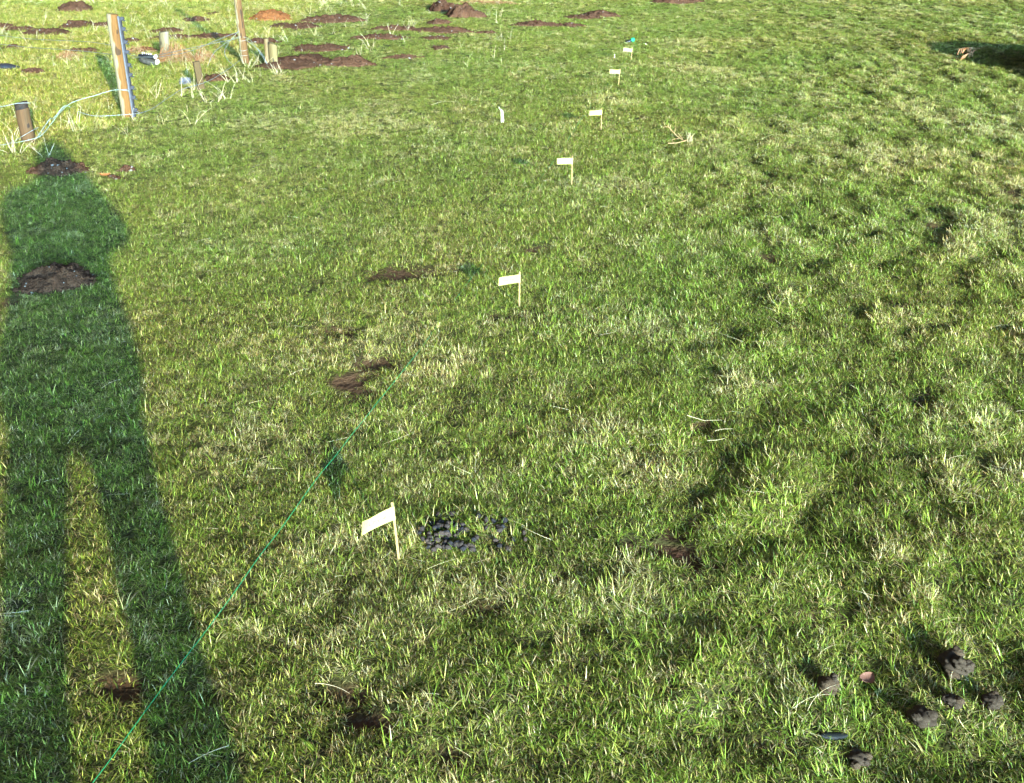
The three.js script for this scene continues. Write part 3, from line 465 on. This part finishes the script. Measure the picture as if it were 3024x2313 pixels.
{ // dry branching twig
  const o = thing('dry_twig', 'dry forked orange twig lying in the grass right of the flags', 'twig', at(1.07, -6.28)), m = std(col(0.36, 0.23, 0.10));
  const tube = (p, r0) => part('branch', new THREE.TubeGeometry(new THREE.CatmullRomCurve3(p.map((q) => V(...q))), 14, r0, 6), m, o);
  tube([[-0.10, 0.018, 0.06], [-0.04, 0.016, 0.04], [0.03, 0.025, 0.0]], 0.0026); tube([[0.02, 0.012, 0], [-0.03, 0.045, -0.02], [-0.07, 0.085, -0.02], [-0.095, 0.115, -0.02]], 0.0024); tube([[-0.05, 0.065, -0.02], [-0.045, 0.09, -0.02], [-0.04, 0.105, -0.02]], 0.0016); tube([[-0.085, 0.1, -0.02], [-0.11, 0.105, -0.02], [-0.125, 0.098, -0.02]], 0.0015); tube([[-0.08, 0.095, -0.02], [-0.075, 0.115, -0.02]], 0.0015); tube([[0.01, 0.015, 0], [-0.01, 0.045, -0.015], [-0.025, 0.06, -0.02]], 0.0016); tube([[-0.06, 0.017, 0.045], [-0.065, 0.03, 0.02], [-0.02, 0.035, 0.0]], 0.0015);
  const G = [], r = rng(8); for (let k = 0; k < 26; k++) { const x = rr(0.03, 0.07, r), z = rr(-0.03, 0.01, r); G.push(ribbon([V(x, 0, z), V(x + rr(-0.01, 0.01, r), 0.03, z), V(x + rr(-0.015, 0.015, r), rr(0.045, 0.075, r), z)], 0.004)); }
  part('straw_bunch', mergeGeometries(G), std(col(0.42, 0.34, 0.17), { side: THREE.DoubleSide }), o, 'stuff'); }
{ // bracken frond
  const o = thing('bracken_frond', 'single dead orange bracken frond lying in the shaded scrape', 'bracken frond', [4.27, height(4.27, -9.62) + 0.03, -9.62]), m = std(col(0.52, 0.27, 0.13), { side: THREE.DoubleSide }); o.rotation.set(0.35, 0.15, 0.05);
  const stem = (a, b, w) => { const p = []; for (let i = 0; i < 7; i++) { const t = i / 6; p.push(V(mix(a[0], b[0], t), mix(a[1], b[1], t) + 0.012 * Math.sin(t * 3), mix(a[2], b[2], t))); } return ribbon(p, w); };
  part('stalk', stem([0.13, 0.03, -0.03], [-0.08, 0.04, -0.05], 0.006), m, o); part('stalk', stem([0.10, 0.03, -0.02], [-0.12, 0.01, 0.08], 0.005), m, o);
  const r = rng(12); for (let k = 0; k < 16; k++) { const t = k / 16, q = k % 2, c = q ? [mix(0.09, -0.07, t), 0.04, -0.045] : [mix(0.07, -0.11, t), 0.03, mix(-0.01, 0.07, t)]; part('leaflet', stem(c, [c[0] - 0.03 + rr(-0.02, 0.01, r), c[1] - 0.025, c[2] + rr(0.03, 0.06, r)], rr(0.008, 0.014, r)), m, o); } }
{ // pile of sheep droppings beside the first flag: each pellet its own piece
  const o = thing('droppings_pile', 'scattered pile of dark grey sheep droppings beside the leaning flag', 'droppings', [-0.165, 0, -2.185]), r = rng(31), m = [std(col(0.042, 0.033, 0.026), { roughness: 0.85 }), std(col(0.062, 0.046, 0.034), { roughness: 0.85 }), std(col(0.024, 0.023, 0.023), { roughness: 0.85 })], gs = [0, 1, 2, 3].map((k) => { const g = lump(0.0072, rng(40 + k), 0.25, 2, 0.85); return g; });
  for (let k = 0; k < 80; k++) { const core = k < 40, a = r() * 6.28, t = Math.sqrt(r()), x = core ? Math.cos(a) * t * 0.062 - 0.006 : rr(-0.06, 0.20, r), z = core ? Math.sin(a) * t * 0.06 : rr(-0.10, 0.06, r), p = part('pellet', gs[k % 4], m[k % 3], o); const s = rr(0.8, 1.2, r); p.scale.set(s, s, s * rr(1, 1.35, r)); p.position.set(x, height(-0.165 + x, -2.185 + z) + (core ? 0.008 + 0.008 * r() * (1 - t) : 0.007), z); p.rotation.set(r() * 6, r() * 6, r() * 6); } }
// dung clumps, lower right
const dungMat = [std(col(0.064, 0.043, 0.023)), std(col(0.048, 0.034, 0.020))];
function dung(x, z, w, h, n, seed, label, leanZ = 0) {
  const r = rng(seed), o = thing('dung_clump', label, 'dung', at(x, z), 'dried sheep dung clumps'); o.rotation.set(-0.2, r() * 3, leanZ);
  const core = (rad, dx, y, dz, sq) => { const g = mergeVertices(new THREE.IcosahedronGeometry(1, 7).deleteAttribute('normal').deleteAttribute('uv')), p = g.attributes.position, of = r() * 90; for (let i = 0; i < p.count; i++) { const a = p.getX(i), b = p.getY(i), c = p.getZ(i), k = rad * (1 + 0.45 * noise(a * 1.5 + of, b * 1.5 + c, 5) + 0.30 * (0.4 - Math.abs(noise(a * 3.4 + of, b * 4.5 - c * 3, 6))) + 0.12 * noise(a * 9 + of, b * 9 + c * 8, 7)); p.setXYZ(i, a * k, b * k * sq, c * k); } g.computeVertexNormals(); g.translate(dx, y, dz); part('lump', g, dungMat[Math.floor(r() * 2)], o); };
  core(w * 0.5, 0, 0.006 + h * 0.4, 0, Math.max(0.6, h / w)); const m = Math.round(n / 5);
  for (let k = 0; k < m; k++) { const a = r() * 6.28, q = w * rr(0.25, 0.55, r); core(w * rr(0.13, 0.30, r), Math.cos(a) * q, 0.008 + h * r() * 0.9, Math.sin(a) * q, 0.8); }
}
dung(0.912, -1.735, 0.052, 0.036, 46, 71, 'tall knobbly dried dung clump, the largest of those near the dark slug', 0.15);
dung(0.641, -1.678, 0.036, 0.030, 30, 72, 'round dark dung clump in a hollow beside a curled dead leaf');
dung(0.876, -1.638, 0.034, 0.018, 24, 73, 'small low dung clump below the tall knobbly one');
dung(0.802, -1.603, 0.044, 0.014, 28, 74, 'two lobed low dung clump between the small clumps');
dung(0.955, -1.645, 0.036, 0.012, 22, 75, 'low crumbled dung clump half hidden by yellow grass');
dung(0.644, -1.505, 0.036, 0.010, 22, 76, 'flat grey dung clump below the dark slug');
single('slug', 'dark bluish black slug lying between grass tufts', 'slug', blob(20, 24, (t, p) => [0.026 * Math.cos(p), 0.006 * Math.sin(p) * Math.sin(t) * (1 + 0.2 * Math.cos(p)) + 0.004 * Math.cos(p * 2), 0.008 * Math.sin(p) * Math.cos(t) + 0.006 * Math.cos(p) ** 2]), std(col(0.012, 0.015, 0.013), { roughness: 0.6 }), [0.612, height(0.612, -1.555) + 0.010, -1.555]);
// curled dead leaves
function deadLeaf(x, z, s, c, ry, label) { const G = new THREE.PlaneGeometry(1, 1, 12, 8), p = G.attributes.position; for (let i = 0; i < p.count; i++) { const u = p.getX(i) * 2, v = p.getY(i) * 2, w = 0.42 * (1 - u * u) ** 0.6; p.setXYZ(i, u * 0.5 * s, (0.10 + 0.32 * u * u * 0.5 + 0.25 * v * v * 0.4 + 0.08 * noise(u * 4, v * 4, 5)) * s, v * w * s); } G.computeVertexNormals(); const m = single('dead_leaf', label, 'leaf', G, std(c, { side: THREE.DoubleSide }), [x, height(x, z) + 0.022, z], 'dead leaves in the turf'); m.rotation.y = ry; }
deadLeaf(0.727, -1.706, 0.034, col(0.24, 0.12, 0.075), 0.6, 'curled red brown dead leaf beside the round dung clump');
deadLeaf(-2.25, -5.47, 0.055, col(0.48, 0.19, 0.06), 0.2, 'orange dead leaf beside the shadow of the head');
// loose straws big enough to pick out
function straw(pts, w, label) { const G = ribbon(pts.map(([x, h, z]) => V(x, height(x, z) + h, z)), w); single('straw_stem', label, 'straw', G, std(col(0.40, 0.33, 0.18), { side: THREE.DoubleSide }), [0, 0, 0], 'loose pale straws lying on the turf'); }
straw([[0.53, 0.035, -2.77], [0.58, 0.037, -2.755], [0.63, 0.036, -2.74]], 0.0045, 'longest pale straw lying flat on the open turf');
straw([[0.60, 0.03, -2.69], [0.625, 0.031, -2.687], [0.65, 0.03, -2.685]], 0.004, 'shorter straw just below the longest one, nearer to it');
straw([[0.57, 0.03, -2.645], [0.595, 0.032, -2.64], [0.62, 0.031, -2.643]], 0.004, 'shorter straw lying just below the longest one');
straw([[-0.60, 0.02, -7.46], [-0.5, 0.04, -7.5], [-0.4, 0.03, -7.5]], 0.004, 'thin straw between the cane stubs and the fence');

// ---------------------------------------------------------------- the photographer, standing behind the camera, whose shadow falls across the grass
function sdfMesh(res, c, half, f) { // marching cubes over a box with its own scale on each axis
  const mc = new MarchingCubes(res, new THREE.MeshBasicMaterial(), false, false, 400000); mc.isolation = 0;
  const fld = mc.field, s = mc.size, hs = s / 2; let k = 0;
  for (let z = 0; z < s; z++) for (let y = 0; y < s; y++) for (let x = 0; x < s; x++) fld[k++] = -f(c[0] + (x - hs) / hs * half[0], c[1] + (y - hs) / hs * half[1], c[2] + (z - hs) / hs * half[2]);
  mc.update(); const n = mc.count, P = new Float32Array(n * 3);
  for (let i = 0; i < n; i++) for (let a = 0; a < 3; a++) P[i * 3 + a] = c[a] + mc.positionArray[i * 3 + a] * half[a];
  let g = new THREE.BufferGeometry(); g.setAttribute('position', new THREE.BufferAttribute(P, 3)); g = mergeVertices(g, 1e-4); g.computeVertexNormals(); return g;
}
const cap = (p, a, b, ra, rb) => { const bx = b[0] - a[0], by = b[1] - a[1], bz = b[2] - a[2], px = p[0] - a[0], py = p[1] - a[1], pz = p[2] - a[2], t = sat((px * bx + py * by + pz * bz) / (bx * bx + by * by + bz * bz)); return Math.hypot(px - t * bx, py - t * by, pz - t * bz) - mix(ra, rb, t); };
const smin = (a, b, k) => { const h = Math.max(k - Math.abs(a - b), 0) / k; return Math.min(a, b) - h * h * k * 0.25; };
const ell = (p, c, r) => { const x = (p[0] - c[0]) / r[0], y = (p[1] - c[1]) / r[1], z = (p[2] - c[2]) / r[2], k = Math.hypot(x, y, z); return (k - 1) * Math.min(r[0], r[1], r[2]); };
{
  const o = thing('person', 'person in dark coat, trousers, boots and woollen hat holding up a phone', 'person', [0.07, height(0.07, 0.34), 0.34]);
  // local frame: feet at y 0, facing -z; phone at (-0.07, 1.55, -0.31)
  const J = { hipL: [-0.105, 0.90, 0], hipR: [0.105, 0.90, 0], kneeL: [-0.150, 0.48, -0.03], kneeR: [0.155, 0.48, -0.03], ankL: [-0.175, 0.09, 0.02], ankR: [0.185, 0.09, 0.02], toeL: [-0.195, 0.035, -0.15], toeR: [0.21, 0.035, -0.15],
    shL: [-0.185, 1.41, 0.01], shR: [0.185, 1.41, 0.01], elL: [-0.225, 1.27, -0.12], elR: [0.205, 1.27, -0.12], wrL: [-0.135, 1.47, -0.27], wrR: [0.02, 1.47, -0.27], head: [0.0, 1.62, -0.02] };
  const torso = (p, e) => smin(smin(ell(p, [0, 1.22, 0.01], [0.175 + e, 0.27 + e, 0.115 + e]), ell(p, [0, 0.96, 0.0], [0.165 + e, 0.17 + e, 0.12 + e]), 0.12), cap(p, [-0.15, 1.40, 0.01], [0.15, 1.40, 0.01], 0.065 + e, 0.065 + e), 0.08);
  const arms = (p, e) => { let d = 9; for (const q of ['L', 'R']) d = Math.min(d, smin(cap(p, J['sh' + q], J['el' + q], 0.056 + e, 0.045 + e), cap(p, J['el' + q], J['wr' + q], 0.043 + e, 0.030 + e), 0.03)); return d; };
  const legs = (p, e) => { let d = 9; for (const q of ['L', 'R']) d = Math.min(d, smin(cap(p, J['hip' + q], J['knee' + q], 0.078 + e, 0.054 + e), cap(p, J['knee' + q], J['ank' + q], 0.053 + e, 0.038 + e), 0.04)); return d; };
  const skull = (p) => { const h = J.head; let d = smin(ell(p, h, [0.074, 0.105, 0.092]), ell(p, [h[0], h[1] - 0.07, h[2] - 0.025], [0.056, 0.055, 0.062]), 0.05); d = smin(d, cap(p, [0, 1.42, 0.015], [0, 1.56, -0.005], 0.058, 0.052), 0.03); d = smin(d, cap(p, [0, 1.635, -0.105], [0, 1.60, -0.128], 0.010, 0.016), 0.015); for (const s of [-1, 1]) { d = smin(d, ell(p, [s * 0.077, 1.615, -0.01], [0.014, 0.032, 0.022]), 0.008); d = Math.max(d, -ell(p, [s * 0.031, 1.632, -0.112], [0.018, 0.010, 0.016])); d = Math.min(d, ell(p, [s * 0.031, 1.631, -0.098], [0.013, 0.011, 0.013])); } d = smin(d, cap(p, [-0.018, 1.566, -0.100], [0.018, 1.566, -0.100], 0.008, 0.008), 0.008); return d; };
  const foot = (p, e) => { let d = 9; for (const q of ['L', 'R']) d = Math.min(d, smin(cap(p, [J['ank' + q][0], 0.045, 0.05], J['toe' + q], 0.040 + e, 0.034 + e), cap(p, J['ank' + q], [J['ank' + q][0], 0.05, 0.03], 0.042 + e, 0.042 + e), 0.03)); return d; };
  const bodyD = (p) => smin(smin(smin(torso(p, 0), arms(p, 0), 0.05), legs(p, 0), 0.05), Math.min(skull(p), foot(p, -0.006)), 0.02);
  const hand = (q) => { // palm, four fingers of unequal length round the phone's edge, thumb on its face
    const s = q === 'L' ? -1 : 1, w = J['wr' + q], px = -0.07 + s * 0.052, G = [], pc = [px + s * 0.012, 1.525, -0.278]; const dist = (p) => { let d = smin(cap(p, w, [pc[0], 1.50, -0.272], 0.026, 0.030), cap(p, [pc[0], 1.505, -0.272], [pc[0], 1.548, -0.272], 0.026, 0.022), 0.02);
      [[1.565, 0.9], [1.548, 1], [1.530, 0.95], [1.513, 0.78]].forEach(([y, l]) => { const a = [pc[0] + s * 0.008, y - 0.008, -0.283], b = [px + s * 0.008, y, -0.302 - 0.012 * l], c = [px - s * 0.016 * l, y + 0.002, -0.3035 - 0.012 * l]; d = smin(d, Math.min(cap(p, a, b, 0.0095, 0.0085), cap(p, b, c, 0.0085, 0.0075)), 0.006); });
      d = smin(d, Math.min(cap(p, [pc[0], 1.505, -0.262], [px - s * 0.002, 1.53, -0.262], 0.013, 0.011), cap(p, [px - s * 0.002, 1.53, -0.262], [px - s * 0.022, 1.552, -0.268], 0.0105, 0.009)), 0.008); return d; };
    return sdfMesh(56, [px + s * 0.015, 1.525, -0.28], [0.085, 0.085, 0.085], (x, y, z) => dist([x, y, z])); };
  const skin = std(col(0.55, 0.34, 0.25), { roughness: 0.6 });
  const body = sdfMesh(110, [0, 0.92, -0.05], [0.36, 0.96, 0.34], (x, y, z) => bodyD([x, y, z]));
  part('body', mergeGeometries([body, hand('L'), hand('R')]), skin, o);
  const wr = (x, y, z) => 0.006 * noise(x * 14 + z * 9, y * 16, 3);
  part('coat', sdfMesh(110, [0, 1.12, -0.06], [0.36, 0.46, 0.34], (x, y, z) => { const p = [x, y, z]; let d = smin(smin(torso(p, 0.028), arms(p, 0.020), 0.06), cap(p, [0, 1.44, 0.01], [0, 1.52, 0.02], 0.115, 0.088), 0.05); d = smin(d, ell(p, [0, 0.90, 0], [0.205, 0.16, 0.15]), 0.08); return Math.max(d + wr(x, y, z), 0.84 - y, Math.hypot(x + 0.07, y - 1.54, z + 0.29) < 0.085 ? 0.01 : -1); }), std(col(0.035, 0.045, 0.06), { roughness: 0.8 }), o);
  part('trousers', sdfMesh(100, [0, 0.48, 0], [0.32, 0.52, 0.22], (x, y, z) => { const p = [x, y, z]; return Math.max(smin(legs(p, 0.009), ell(p, [0, 0.93, 0], [0.17, 0.13, 0.12]), 0.05) + wr(x, y, z), 0.10 - y, y - 0.95); }), std(col(0.05, 0.05, 0.055), { roughness: 0.9 }), o);
  part('boots', sdfMesh(80, [0.005, 0.12, -0.04], [0.28, 0.16, 0.18], (x, y, z) => Math.max(Math.min(foot([x, y, z], 0.008), smin(legs([x, y, z], 0.012), 9, 0.01)), y - 0.2, 0.002 - y)), std(col(0.05, 0.035, 0.022), { roughness: 0.6 }), o);
  part('woollen_hat', sdfMesh(72, [0, 1.69, 0], [0.15, 0.15, 0.15], (x, y, z) => { const p = [x, y, z]; let d = smin(ell(p, [0, 1.645, -0.01], [0.088, 0.115, 0.105]), cap(p, [0, 1.72, 0.01], [0, 1.765, 0.015], 0.035, 0.018), 0.06); d = smin(d, ell(p, [0, 1.655, -0.01], [0.095, 0.022, 0.112]), 0.02); return Math.max(d + 0.0012 * Math.sin(Math.atan2(x, z) * 60), 1.645 - y); }), std(col(0.12, 0.03, 0.035)), o);
  const ph = thing('phone', 'black phone held up in both hands of the photographer', 'phone', [0, 1.55, 0.028]); ph.rotation.x = -18 * Math.PI / 180;
  const bodyG = new RoundedBoxGeometry(0.074, 0.148, 0.008, 4, 0.0038); bodyG.translate(0, -0.045, 0.006); part('case', bodyG, std(col(0.02, 0.02, 0.022), { roughness: 0.35 }), ph);
  const cam = new THREE.CylinderGeometry(0.008, 0.008, 0.003, 24); cam.rotateX(Math.PI / 2); cam.translate(0, 0, 0.0005); part('lens', cam, std(col(0.01, 0.01, 0.015), { roughness: 0.1 }), ph);
  const scr = new THREE.PlaneGeometry(0.068, 0.140); scr.translate(0, -0.045, 0.0103); part('screen', scr, std(col(0.03, 0.03, 0.035), { roughness: 0.15 }), ph);
}

renderer.render(scene, camera);
